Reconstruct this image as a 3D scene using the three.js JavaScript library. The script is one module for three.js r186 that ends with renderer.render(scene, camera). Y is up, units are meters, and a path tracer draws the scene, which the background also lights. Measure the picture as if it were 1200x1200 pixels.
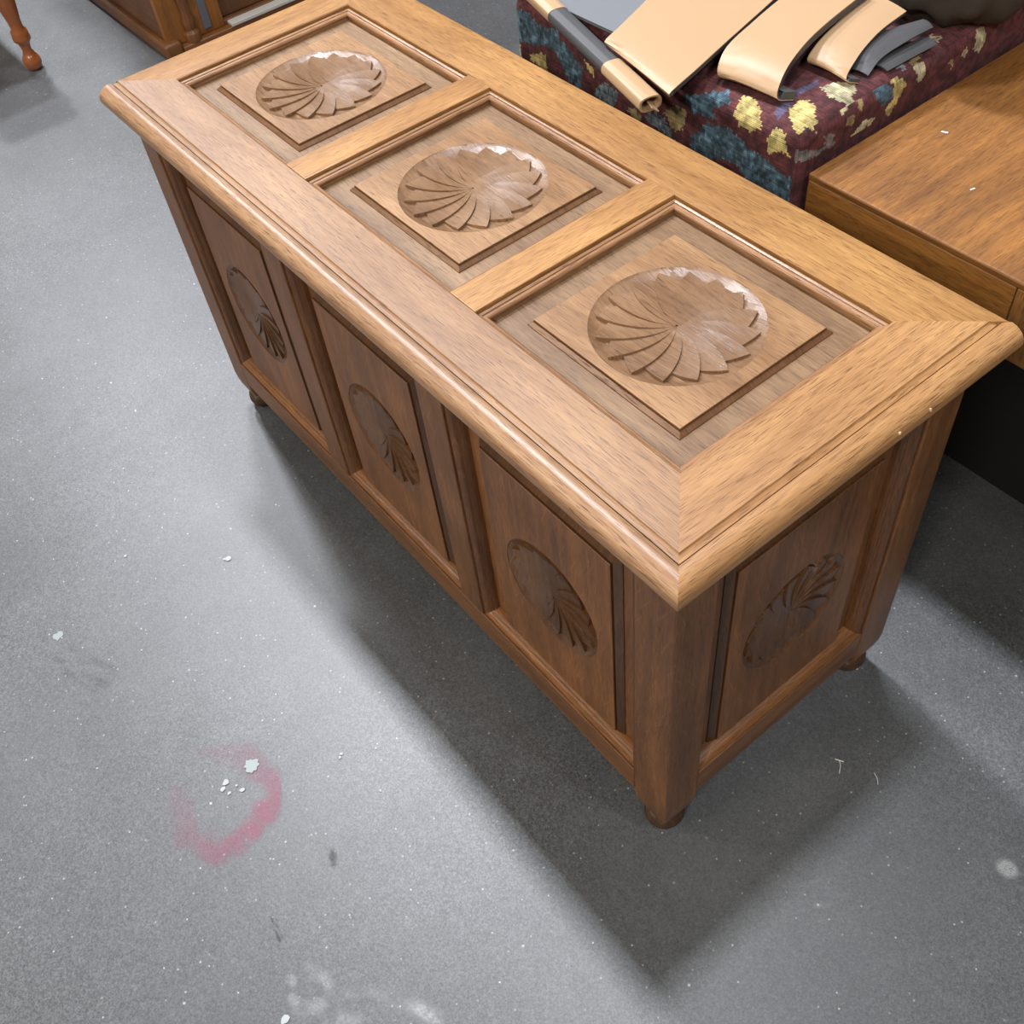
import * as THREE from 'three';
import { mergeGeometries, mergeVertices, toCreasedNormals } from 'three/addons/utils/BufferGeometryUtils.js';
import { RoundedBoxGeometry } from 'three/addons/geometries/RoundedBoxGeometry.js';
import { ImprovedNoise } from 'three/addons/math/ImprovedNoise.js';
import { RectAreaLightUniformsLib } from 'three/addons/lights/RectAreaLightUniformsLib.js';

// ---------- camera, sky, lights, exposure ----------
const scene = new THREE.Scene();
const camera = new THREE.PerspectiveCamera(52.15, 1, 0.05, 60);
camera.rotation.order = 'YXZ';
camera.position.set(0.322, 1.1905, 0.3422);
camera.rotation.set(-0.8841, 1.0097, -0.1435);
const renderer = new THREE.WebGLRenderer({ antialias: true });
renderer.toneMapping = THREE.LinearToneMapping;
renderer.toneMappingExposure = 0.58;
renderer.shadowMap.enabled = true;
scene.background = new THREE.Color(0x050505);
RectAreaLightUniformsLib.init();
// ceiling fixtures of the sale hall, some added only as fill: x, z, length along x, intensity (all at the same height)
const LAMP_Y = 4.43;
const LAMPS = [
  [-0.64, -0.70, 0.3, 440, 0xf4f7ff],
  [-2.55, -0.70, 0.5, 660, 0xf4f7ff],
  [-4.60, -0.70, 0.5, 600, 0xf4f7ff],
  [-6.50, -0.70, 0.5, 400, 0xf4f7ff],  // unseen lamp added to give the left floor its glare
  [-1.2, 5.2, 1.2, 200, 0xfff6ea],
  [-4.4, 4.4, 1.2, 240, 0xfff6ea],
  [1.7, 4.0, 1.2, 360, 0xfff6ea],  // unseen fill, added to brighten the floor right of the chest
  [2.60, -0.70, 0.5, 220, 0xf4f7ff],  // added out of view to lift the right-hand floor
  [3.20, 1.00, 0.5, 120, 0xf4f7ff],  // added fill for the dark floor under the table, no known fixture
];

// ---------- helpers ----------
let seed = 7;
const rnd = () => { seed = (seed + 0x6d2b79f5) | 0; let t = Math.imul(seed ^ (seed >>> 15), 1 | seed); t = (t + Math.imul(t ^ (t >>> 7), 61 | t)) ^ t; return ((t ^ (t >>> 14)) >>> 0) / 4294967296; };
const lerp = (a, b, t) => a + (b - a) * t, clamp = (v, a = 0, b = 1) => Math.min(b, Math.max(a, v));
const sstep = (a, b, v) => { const t = clamp((v - a) / (b - a)); return t * t * (3 - 2 * t); };
const counts = {};
function numbered(name) { const n = counts[name] = (counts[name] ?? -1) + 1; return n ? name + '_' + String(n).padStart(3, '0') : name; }
function shadows(o) { o.traverse((m) => { if (m.isMesh) { m.castShadow = true; m.receiveShadow = true; } }); return o; }
function thing(name, label, category, pos = [0, 0, 0], group) {
  const o = new THREE.Group(); o.name = numbered(name); o.position.set(...pos);
  o.userData = { label, category }; if (group) o.userData.group = group; scene.add(o); return o;
}
function part(name, geo, mat, parent, label) {
  const m = new THREE.Mesh(geo, mat); m.name = numbered(name); m.castShadow = m.receiveShadow = true;
  if (label) m.userData.label = label; parent.add(m); return m;
}
function struct(name, geo, mat, parent = scene) { const m = part(name, geo, mat, parent); m.userData.kind = 'structure'; return m; }
// periodic value noise, px x py cells over the unit square
function pnoise(px, py, s) {
  const g = new Float32Array(px * py); let q = s * 9781 + 17;
  for (let i = 0; i < g.length; i++) { q = (Math.imul(q, 1664525) + 1013904223) | 0; let t = q ^ (q >>> 15); t = Math.imul(t, 0x2c1b3c6d); t ^= t >>> 12; g[i] = ((t >>> 8) & 0xffff) / 65535; }
  return (u, v) => {
    const x = u * px, y = v * py, x0 = Math.floor(x), y0 = Math.floor(y); let fx = x - x0, fy = y - y0; fx = fx * fx * (3 - 2 * fx); fy = fy * fy * (3 - 2 * fy);
    const X0 = ((x0 % px) + px) % px, X1 = (X0 + 1) % px, Y0 = (((y0 % py) + py) % py) * px, Y1 = (((y0 + 1) % py + py) % py) * px;
    return lerp(lerp(g[Y0 + X0], g[Y0 + X1], fx), lerp(g[Y1 + X0], g[Y1 + X1], fx), fy);
  };
}
function dataTex(data, w, h, srgb) {
  const t = new THREE.DataTexture(data, w, h, THREE.RGBAFormat); t.wrapS = t.wrapT = THREE.RepeatWrapping; t.magFilter = THREE.LinearFilter; t.minFilter = THREE.LinearMipmapLinearFilter; t.generateMipmaps = true;
  if (srgb) t.colorSpace = THREE.SRGBColorSpace; t.needsUpdate = true; return t;
}
// oak: grain along u; TILE metres per repeat
const TILE = 0.5;
function oak(s, light, dark, poreN, poreDark, fleck = 0, N = 2048) {
  const F = N / 1024, col = new Uint8Array(N * N * 4), bmp = new Uint8Array(N * N * 4), pore = new Float32Array(N * N), fl = new Float32Array(N * N);
  let q = s; const r = () => { q = (q + 0x6d2b79f5) | 0; let t = Math.imul(q ^ (q >>> 15), 1 | q); t = (t + Math.imul(t ^ (t >>> 7), 61 | t)) ^ t; return ((t ^ (t >>> 14)) >>> 0) / 4294967296; };
  const warp = pnoise(3, 5, s + 1), band = pnoise(2, 26, s + 2), band2 = pnoise(4, 90, s + 3), fib = pnoise(46, 800, s + 4), blot = pnoise(7, 9, s + 5), dens = pnoise(3, 22, s + 6);
  const dash = (arr, cx, cy, len, wid, val, slope) => {
    for (let i = 0; i < len; i++) {
      const e = Math.sin(Math.PI * (i + 0.5) / len), w = wid * (0.4 + 0.6 * e), y = cy + slope * i;
      for (let j = Math.floor(y - w); j <= Math.ceil(y + w); j++) { const a = clamp(w + 0.5 - Math.abs(j - y)) * val * (0.5 + 0.5 * e); const k = ((((j % N) + N) % N) * N + (Math.floor(cx + i) % N)); if (a > arr[k]) arr[k] = a; }
    }
  };
  for (let i = 0; i < poreN; i++) { const x = r(), y = r(); if (r() > 0.45 + 0.7 * dens(x, y)) continue; dash(pore, x * N, y * N, F * (12 + 28 * r()), F * (0.1 + 0.26 * r() * r()), 0.6 + 0.4 * r(), (warp(x, y) - 0.5) * 0.07); }
  for (let i = 0; i < fleck; i++) dash(fl, r() * N, r() * N, F * (30 + 60 * r()), F * (0.5 + 1.2 * r()), 0.4 + 0.6 * r(), 0.25 + 0.35 * r());
  for (let y = 0; y < N; y++) for (let x = 0; x < N; x++) {
    const u = x / N, v = y / N, k = y * N + x, vv = v + (warp(u, v) - 0.5) * 0.05;
    let t = 0.5 + (band(u, vv) - 0.5) * 0.36 + (band2(u, vv) - 0.5) * 0.34 + (fib(u, v) - 0.5) * 0.5 + (blot(u, v) - 0.5) * 0.4 + fl[k] * 0.45;
    t = clamp(t, -0.15, 1.2); const p = 1 - pore[k] * poreDark;
    for (let c = 0; c < 3; c++) col[k * 4 + c] = clamp(lerp(dark[c], light[c], t) * (c === 0 ? lerp(1, p, 0.86) : c === 1 ? p : p * lerp(1, p, 0.2)), 0, 255);
    bmp[k * 4] = bmp[k * 4 + 1] = bmp[k * 4 + 2] = clamp(200 - pore[k] * 190 + (fib(u, v) - 0.5) * 50, 0, 255); col[k * 4 + 3] = bmp[k * 4 + 3] = 255;
  }
  return { map: dataTex(col, N, N, true), bumpMap: dataTex(bmp, N, N, false) };
}
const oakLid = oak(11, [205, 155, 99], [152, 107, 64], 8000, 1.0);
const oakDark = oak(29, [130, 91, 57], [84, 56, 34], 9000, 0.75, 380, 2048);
const wood = (tx, tint, rough, bump = 0.00016, extra = {}) => new THREE.MeshPhysicalMaterial({ map: tx.map, bumpMap: tx.bumpMap, bumpScale: bump, color: new THREE.Color().setRGB(...tint), roughness: rough, metalness: 0, ...extra });
const GLOSS = { clearcoat: 0.24, clearcoatRoughness: 0.32 };
const M = {
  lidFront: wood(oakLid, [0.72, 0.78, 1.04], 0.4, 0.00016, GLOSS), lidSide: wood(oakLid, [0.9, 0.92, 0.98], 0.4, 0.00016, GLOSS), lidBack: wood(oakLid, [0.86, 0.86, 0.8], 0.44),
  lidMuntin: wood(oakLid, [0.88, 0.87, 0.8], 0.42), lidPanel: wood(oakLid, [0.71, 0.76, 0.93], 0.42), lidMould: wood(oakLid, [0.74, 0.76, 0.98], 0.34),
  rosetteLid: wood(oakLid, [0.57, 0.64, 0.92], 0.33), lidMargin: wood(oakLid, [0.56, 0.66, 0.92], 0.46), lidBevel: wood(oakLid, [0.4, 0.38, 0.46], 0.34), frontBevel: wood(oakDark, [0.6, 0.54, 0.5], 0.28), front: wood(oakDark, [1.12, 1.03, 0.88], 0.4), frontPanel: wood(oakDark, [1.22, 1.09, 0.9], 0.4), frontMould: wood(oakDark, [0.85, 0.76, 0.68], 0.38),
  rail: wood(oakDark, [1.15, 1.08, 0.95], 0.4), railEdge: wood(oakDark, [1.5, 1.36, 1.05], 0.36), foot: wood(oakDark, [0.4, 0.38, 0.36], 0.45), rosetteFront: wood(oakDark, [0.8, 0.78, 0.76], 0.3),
};
// uv in tiles by the dominant axis of each triangle; grain: 'x' | 'y' | 'z'
function woodUV(geo, grain) {
  const g = geo.index ? geo.toNonIndexed() : geo; const p = g.attributes.position, uv = new Float32Array(p.count * 2), gi = { x: 0, y: 1, z: 2 }[grain], ou = rnd(), ov = rnd();
  const A = new THREE.Vector3(), B = new THREE.Vector3(), C = new THREE.Vector3(), n = new THREE.Vector3();
  for (let i = 0; i < p.count; i += 3) {
    A.fromBufferAttribute(p, i); B.fromBufferAttribute(p, i + 1); C.fromBufferAttribute(p, i + 2);
    n.subVectors(B, A).cross(C.clone().sub(A)); const a = [Math.abs(n.x), Math.abs(n.y), Math.abs(n.z)]; const d = a.indexOf(Math.max(...a));
    const ax = [0, 1, 2].filter((k) => k !== d); let iu, iv, su = 1;
    if (d === gi) { iu = ax[0]; iv = ax[1]; su = 0.35; } else { iu = gi; iv = ax.find((k) => k !== gi); }
    [A, B, C].forEach((P, j) => { const e = P.toArray(); uv[(i + j) * 2] = ou + e[iu] * su / TILE; uv[(i + j) * 2 + 1] = ov + e[iv] / TILE; });
  }
  g.setAttribute('uv', new THREE.BufferAttribute(uv, 2)); if (!g.attributes.normal) g.computeVertexNormals(); return g;
}
const crease = (g, deg = 35) => { let h = g.clone(); h.deleteAttribute('uv'); h.deleteAttribute('normal'); h = h.index ? h.toNonIndexed() : h; return toCreasedNormals(h, deg * Math.PI / 180); };
function tris(list) { const g = new THREE.BufferGeometry(); g.setAttribute('position', new THREE.Float32BufferAttribute(list, 3)); return g; }
class Tri { // collects quads and triangles given as points [x, y, z]
  constructor() { this.a = []; }
  t(p, q, r) { this.a.push(...p, ...q, ...r); return this; }
  q(p, q, r, s) { return this.t(p, q, r).t(p, r, s); }
  grid(f, nu, nv) { for (let i = 0; i < nu; i++) for (let j = 0; j < nv; j++) this.q(f(i / nu, j / nv), f((i + 1) / nu, j / nv), f((i + 1) / nu, (j + 1) / nv), f(i / nu, (j + 1) / nv)); return this; }
  geo() { return tris(this.a); }
}
// bar with mitred ends round a rectangle: profile [o, n] (o outward from the rectangle, n along the normal), drawn for side k of rectangle a0..a1, b0..b1
// sides 0: b0 edge (front), 1: a1 edge (right), 2: b1 edge (back), 3: a0 edge (left). cap[k] limits how far neighbours let the end run out.
function mitreBar(profile, rect, k, cap, close = true) {
  const [a0, a1, b0, b1] = rect, T = new Tri(), n = profile.length;
  const P = (o, h, end) => {
    const kk = [[3, 1], [0, 2], [1, 3], [2, 0]][k][end], e = Math.sign(o) * Math.min(Math.abs(o), o > 0 ? cap[kk] : 9);
    if (k === 0) return [end ? a1 + e : a0 - e, b0 - o, h]; if (k === 1) return [a1 + o, end ? b1 + e : b0 - e, h];
    if (k === 2) return [end ? a0 - e : a1 + e, b1 + o, h]; return [a0 - o, end ? b0 - e : b1 + e, h];
  };
  for (let i = 0; i < (close ? n : n - 1); i++) { const p = profile[i], q = profile[(i + 1) % n]; T.q(P(...p, 0), P(...q, 0), P(...q, 1), P(...p, 1)); }
  if (close) {
    const sh = THREE.ShapeUtils.triangulateShape(profile.map((p) => new THREE.Vector2(...p)), []);
    for (const [i, j, l] of sh) { T.t(P(...profile[i], 0), P(...profile[j], 0), P(...profile[l], 0)); T.t(P(...profile[l], 1), P(...profile[j], 1), P(...profile[i], 1)); }
  }
  return T.geo();
}
// frames of reference (a right, b up, n out of the face) -> chest space
const FACE = {
  top: (y) => new THREE.Matrix4().makeBasis(new THREE.Vector3(1, 0, 0), new THREE.Vector3(0, 0, -1), new THREE.Vector3(0, 1, 0)).setPosition(0, y, 0),
  front: (z) => new THREE.Matrix4().setPosition(0, 0, z),
  right: (x) => new THREE.Matrix4().makeBasis(new THREE.Vector3(0, 0, -1), new THREE.Vector3(0, 1, 0), new THREE.Vector3(1, 0, 0)).setPosition(x, 0, 0),
};
// flip triangles whose winding disagrees with a vote direction is not needed: both sides are drawn; normals are fixed by orient()
function orient(g, f) { // f(centroid) -> a direction the face should look along
  const p = g.attributes.position, A = new THREE.Vector3(), B = new THREE.Vector3(), C = new THREE.Vector3(), n = new THREE.Vector3();
  for (let i = 0; i < p.count; i += 3) {
    A.fromBufferAttribute(p, i); B.fromBufferAttribute(p, i + 1); C.fromBufferAttribute(p, i + 2); n.subVectors(B, A).cross(C.clone().sub(A));
    const c = A.clone().add(B).add(C).divideScalar(3), d = f(c);
    if (n.x * d[0] + n.y * d[1] + n.z * d[2] < 0) { p.setXYZ(i + 1, ...C.toArray()); p.setXYZ(i + 2, ...B.toArray()); }
  }
  return g;
}
const finish = (g, m, grain, deg = 35) => woodUV(crease(g.applyMatrix4(m), deg), grain);

// ---------- setting: floor, walls, ceiling, lamps ----------
{
  const N = 2048, W = 1.5, d = new Uint8Array(N * N * 4), b = new Uint8Array(N * N * 4);
  const n1 = pnoise(5, 5, 3), n2 = pnoise(17, 17, 4), n3 = pnoise(70, 70, 5), n4 = pnoise(500, 500, 6), n5 = pnoise(1024, 1024, 8), m1 = pnoise(9, 9, 9);
  for (let y = 0; y < N; y++) for (let x = 0; x < N; x++) {
    const u = x / N, v = y / N, k = (y * N + x) * 4;
    const grit = 0.55 + 0.75 * m1(u, v);
    let t = 88 + (n1(u, v) - 0.5) * 9 + (n2(u, v) - 0.5) * 8 + (n3(u, v) - 0.5) * 5 + ((n4(u, v) - 0.5) * 9 + (n5(u, v) - 0.5) * 30 + (rnd() - 0.5) * 34) * grit;
    const s = n5(v, u), s2 = n4(v + 0.37, u);
    if (s > 0.96) t += (s - 0.96) * 900 * grit; if (s < 0.05) t -= 22 * grit; if (s2 > 0.985) t += 16;
    d[k] = clamp(t * 0.975, 0, 255); d[k + 1] = clamp(t, 0, 255); d[k + 2] = clamp(t * 1.015, 0, 255); d[k + 3] = 255;
    b[k] = b[k + 1] = b[k + 2] = clamp(120 + (n5(u, v) - 0.5) * 90 + (n4(u, v) - 0.5) * 70, 0, 255); b[k + 3] = 255;
  }
  for (let i = 0; i < 1700; i++) { // bright sand grains
    const x = Math.floor(rnd() * N), y = Math.floor(rnd() * N), r = rnd() < 0.04 ? 2 : 1, c = 125 + rnd() * 80;
    for (let j = -r; j <= r; j++) for (let l = -r; l <= r; l++) if (j * j + l * l < r * r + 0.3) { const k = (((y + j + N) % N) * N + (x + l + N) % N) * 4; d[k] = d[k + 1] = c; d[k + 2] = c * 0.98; }
  }
  const map = dataTex(d, N, N, true), bump = dataTex(b, N, N, false);
  const g = new THREE.BoxGeometry(13, 0.12, 15, 1, 1, 1); g.translate(-1, -0.06, 0.5);
  const p = g.attributes.position, nn = g.attributes.normal, uv = g.attributes.uv;
  for (let i = 0; i < p.count; i++) if (Math.abs(nn.getY(i)) > 0.5) uv.setXY(i, (p.getX(i) + 0.31) / W, (p.getZ(i) + 0.17) / W);
  const mat = new THREE.MeshPhysicalMaterial({ map, bumpMap: bump, bumpScale: 0.00012, roughness: 0.43, ior: 1.62 });
  const fl = struct('floor', g, mat);
  fl.userData.label = 'speckled grey polished concrete floor';
  // paint marks lying in the concrete surface
  const mark = (name, pts, y, color, rough, opacity, label) => {
    const s = new THREE.Shape(pts.map(([x, z]) => new THREE.Vector2(x, -z))); const h = new THREE.ShapeGeometry(s); h.rotateX(-Math.PI / 2); h.translate(0, y, 0);
    part(name, h, new THREE.MeshStandardMaterial({ color, roughness: rough, transparent: opacity < 1, opacity }), fl, label);
  };
  const blob = (cx, cz, r, n, e = 0.5, sx = 1, sz = 1) => Array.from({ length: n }, (_, i) => { const a = i / n * 6.283, q = r * (1 - e * rnd()); return [cx + Math.cos(a) * q * sx, cz + Math.sin(a) * q * sz]; });
  const white = 0xaab0ae;
  mark('paint_fleck', blob(-0.406, 0.321, 0.0125, 22, 0.5, 1, 0.9), 0.0012, 0x98a2a2, 0.6, 1, 'chalky white paint fleck');
  for (const [x, z, r] of [[-0.402, 0.365, 0.004], [-0.408, 0.359, 0.005], [-0.392, 0.362, 0.003], [-0.385, 0.347, 0.0042], [-0.395, 0.35, 0.0022], [-0.718, 0.185, 0.0055], [-0.722, 0.19, 0.003], [-0.344, 0.226, 0.003], [-0.341, 0.23, 0.0022], [-0.12, 0.441, 0.006], [-0.27, 0.216, 0.002], [-0.83, 0.3, 0.003]])
    mark('paint_fleck', blob(x, z, r, 9, 0.5), 0.0012, white, 0.6, 1);
  mark('paint_fleck', blob(-0.765, 0.435, 0.0095, 12, 0.5), 0.0006, 0x8f9897, 0.6, 1);
  const haze = (name, cx, cz, w, h, rot, color, f, label) => {
    const S = 128, a = new Uint8Array(S * S * 4), na = pnoise(5, 5, 41), nb = pnoise(64, 64, 42);
    for (let y = 0; y < S; y++) for (let x = 0; x < S; x++) { const u = x / S, v = y / S, e = sstep(0, 0.12, Math.min(u, v, 1 - u, 1 - v)), k = (y * S + x) * 4; a[k] = a[k + 1] = a[k + 2] = clamp(255 * e * f(u, v, na(u, v), nb(u, v)), 0, 255); a[k + 3] = 255; }
    const al = dataTex(a, S, S, false); al.wrapS = al.wrapT = THREE.ClampToEdgeWrapping; const q = new THREE.PlaneGeometry(w, h); q.rotateX(-Math.PI / 2); q.rotateY(rot); q.translate(cx, 0.0007 + 0.0001 * rnd(), cz);
    part(name, q, new THREE.MeshStandardMaterial({ color, roughness: 0.75, alphaMap: al, transparent: true }), fl, label);
  };
  const ring = (u, v, r, w) => 1 - sstep(0, w, Math.abs(Math.hypot(u - 0.5, v - 0.5) - r));
  haze('scuff', -0.03, 0.355, 0.16, 0.1, 0.5, 0xb9bdbd, (u, v, a, b) => (ring(u, v + 0.1, 0.42, 0.14) * 0.3 + ring(u, v, 0.28, 0.16) * 0.22) * sstep(0.3, 0.7, a) * (0.5 + b), 'pale rubbed scuff');
  haze('scuff', -0.13, 0.405, 0.07, 0.06, 0.2, 0xc3c8c8, (u, v, a, b) => 0.32 * ring(u, v, 0.3, 0.24) * sstep(0.3, 0.6, a) * (0.3 + b));
  haze('scuff', -0.085, 0.39, 0.06, 0.07, 0.9, 0xb5baba, (u, v, a, b) => 0.25 * ring(u, v, 0.25, 0.24) * sstep(0.35, 0.65, a) * (0.3 + b));
  haze('scuff', 0.266, -0.265, 0.035, 0.03, 0.3, 0xb5b9b9, (u, v, a, b) => 0.7 * (1 - sstep(0.2, 0.45, Math.hypot(u - 0.5, v - 0.5))) * (0.3 + b));
  haze('dent', -0.238, 0.306, 0.04, 0.026, -0.4, 0x2c2d2e, (u, v, a, b) => 0.5 * (1 - sstep(0.05, 0.45, Math.hypot(u - 0.5, (v - 0.5) * 1.6))) * (0.2 + b), 'shallow chipped dent');
  haze('dent', -0.21, 0.4, 0.035, 0.012, -0.2, 0x2c2d2e, (u, v, a, b) => 0.35 * (1 - sstep(0.1, 0.4, Math.abs(v - 0.5))) * sstep(0.3, 0.6, a));
  haze('scuff', -0.69, 0.43, 0.12, 0.05, 0.4, 0x3a3c3e, (u, v, a, b) => 0.16 * sstep(0.3, 0.8, a) * (0.5 + b));
  haze('scuff', 0.14, -0.06, 0.1, 0.05, 0.9, 0xb0b3b0, (u, v, a, b) => 0.5 * sstep(0.55, 0.85, a) * (0.3 + b));
  // worn pink chalk ring, faded at its edges
  {
    const S = 256, a = new Uint8Array(S * S * 4), na = pnoise(9, 9, 31), nb = pnoise(60, 60, 32), nc = pnoise(128, 128, 33);
    const key = [[0.02, 0.3, 0.25], [0.1, 0.62, 0.3], [0.33, 0.85, 0.55], [0.52, 0.95, 1], [0.72, 0.72, 0.95], [0.86, 0.5, 0.75], [0.72, 0.22, 0.4], [0.4, 0.1, 0.22]];
    for (let y = 0; y < S; y++) for (let x = 0; x < S; x++) {
      const u = x / S, v = y / S; let best = 0;
      for (let i = 0; i < key.length - 1; i++) { const [x0, y0, w0] = key[i], [x1, y1, w1] = key[i + 1]; const dx = x1 - x0, dy = y1 - y0, t = clamp(((u - x0) * dx + (v - y0) * dy) / (dx * dx + dy * dy)); const ds = Math.hypot(u - x0 - dx * t, v - y0 - dy * t); best = Math.max(best, lerp(w0, w1, t) * (1 - sstep(0.02, 0.14, ds + (na(u, v) - 0.5) * 0.09))); }
      const edge = sstep(0, 0.06, Math.min(u, v, 1 - u, 1 - v)), k = (y * S + x) * 4; a[k] = a[k + 1] = a[k + 2] = clamp(255 * best * edge * (0.35 + 0.4 * nb(u, v) + 0.35 * nc(u, v)) * 0.52, 0, 255); a[k + 3] = 255;
    }
    const al = dataTex(a, S, S, false); al.wrapS = al.wrapT = THREE.ClampToEdgeWrapping;
    const h = new THREE.PlaneGeometry(0.17, 0.15); h.rotateX(-Math.PI / 2); h.rotateY(-0.55);
    const pm = part('chalk_mark', h, new THREE.MeshStandardMaterial({ color: 0xb0627c, roughness: 0.8, alphaMap: al, transparent: true }), fl, 'faded pink chalk ring'); pm.position.set(-0.385, 0.0009, 0.373);
  }
  const wallM = new THREE.MeshStandardMaterial({ color: 0x9a968e, roughness: 0.9 }), ceilM = new THREE.MeshStandardMaterial({ color: 0x7a7975, roughness: 0.95 });
  const wall = (n, w, h, dd, x, y, z) => { const q = new THREE.BoxGeometry(w, h, dd); q.translate(x, y, z); struct(n, q, wallM); };
  wall('wall_back', 13, 4.8, 0.15, -1, 2.4, -7.075); wall('wall_front', 13, 4.8, 0.15, -1, 2.4, 8.075);
  wall('wall_left', 0.15, 4.8, 15.3, -7.575, 2.4, 0.5); wall('wall_right', 0.15, 4.8, 15.3, 5.575, 2.4, 0.5);
  const c = new THREE.BoxGeometry(13.3, 0.15, 15.3); c.translate(-1, 4.875, 0.5); struct('ceiling', c, ceilM);
  const housing = new THREE.MeshStandardMaterial({ color: 0x55585a, roughness: 0.5, metalness: 0.6 }), glowOf = (hue) => new THREE.MeshStandardMaterial({ color: 0xffffff, emissive: hue, emissiveIntensity: 6 });
  const places = ['above the back of the carved chest', 'above the left end of the carved chest', 'above the dark cabinet', 'at the far left end of the row, added for floor glare', 'far in front of the carved chest', 'at the far front left of the hall', 'at the far front right of the hall, added as fill', 'to the right of the coffee table, added as fill', 'to the right of the carved chest, added as fill'];
  LAMPS.forEach(([x, z, len, I, hue], i) => {
    const l = thing('ceiling_light', 'grey flat ceiling light hanging ' + places[i], 'light', [x, LAMP_Y, z]);
    const hb = new RoundedBoxGeometry(len + 0.06, 0.07, 0.36, 3, 0.02); hb.translate(0, 0.06, 0); part('housing', hb, housing, l);
    const df = new THREE.BoxGeometry(len, 0.02, 0.3); df.translate(0, 0.018, 0); part('diffuser', df, glowOf(hue), l);
    for (const s of [-1, 1]) { const rod = new THREE.CylinderGeometry(0.004, 0.004, 0.29, 8); rod.translate(s * len * 0.35, 0.235, 0); part('rod', rod, housing, l); }
    const a = new THREE.RectAreaLight(hue, I, len, 0.3); a.position.set(0, -0.002, 0); a.rotation.x = -Math.PI / 2; a.name = numbered('lamp_light'); l.add(a);
  });
}

// ---------- the carved chest ----------
const L = 0.9976, D = 0.3692, H = 0.56, LT = 0.026;
const chest = thing('chest', 'carved brown oak chest with three swirl rosettes on its panelled lid', 'chest', [-L / 2, 0, -D / 2]);
const toChest = new THREE.Matrix4().makeTranslation(L / 2, 0, D / 2);
// swirl rosette in a shallow bowl: local plane a, b, n (n = 0 at the field face)
const ROS = 0.081;
function rosetteGeo(R, depth, phase, n = 16) {
  const T = new Tri(), Rt = R * 0.925, floorN = (r) => -depth * (0.12 * (r < R * 0.999 ? 1 : 0) + 0.88 * (1 - sstep(0.86, 1, r / R) * 0.9) * (r < R * 0.999 ? 1 : 0));
  const bowl = (u, v) => { const r = R * Math.sqrt(u) , a = v * Math.PI * 2; return [r * Math.cos(a), r * Math.sin(a), u >= 1 ? 0 : floorN(r)]; };
  T.grid((u, v) => bowl(lerp(0.35, 1, Math.sqrt(u)), v), 14, 96);
  const step = Math.PI * 2 / n, sweep = 0.46;
  const ang = (k, s, r) => phase - (k + s) * step + sweep * (1 - Math.pow(r / Rt, 1.15));
  const rend = (s) => Rt * (1 - 0.17 * Math.pow(s, 0.9));
  const ht = (s, t) => { // t: 0 centre .. 1 tip
    const hi = -depth * lerp(0.6, 0.04, sstep(0, 0.6, t)), lo = -depth * lerp(0.64, 0.46, t);
    return lerp(hi, lo, Math.pow(s, 0.8)) - depth * 0.06 * sstep(0.8, 1, t);
  };
  const NS = 6, NR = 16;
  for (let k = 0; k < n; k++) {
    const P = (s, t) => { const r = 0.001 + (rend(s) - 0.001) * t, a = ang(k, s, r); return [r * Math.cos(a), r * Math.sin(a), ht(s, t)]; };
    const down = (p) => [p[0], p[1], -depth * 1.02];
    T.grid((t, s) => P(s, t), NR, NS);
    for (let i = 0; i < NR; i++) { const t0 = i / NR, t1 = (i + 1) / NR; T.q(P(0, t0), P(0, t1), down(P(0, t1)), down(P(0, t0))); }
    for (let j = 0; j < NS; j++) { const s0 = j / NS, s1 = (j + 1) / NS; T.q(P(s0, 1), P(s1, 1), down(P(s1, 1)), down(P(s0, 1))); }
  }
  return orient(T.geo(), () => [0.001, 0.001, 1]);
}
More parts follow.
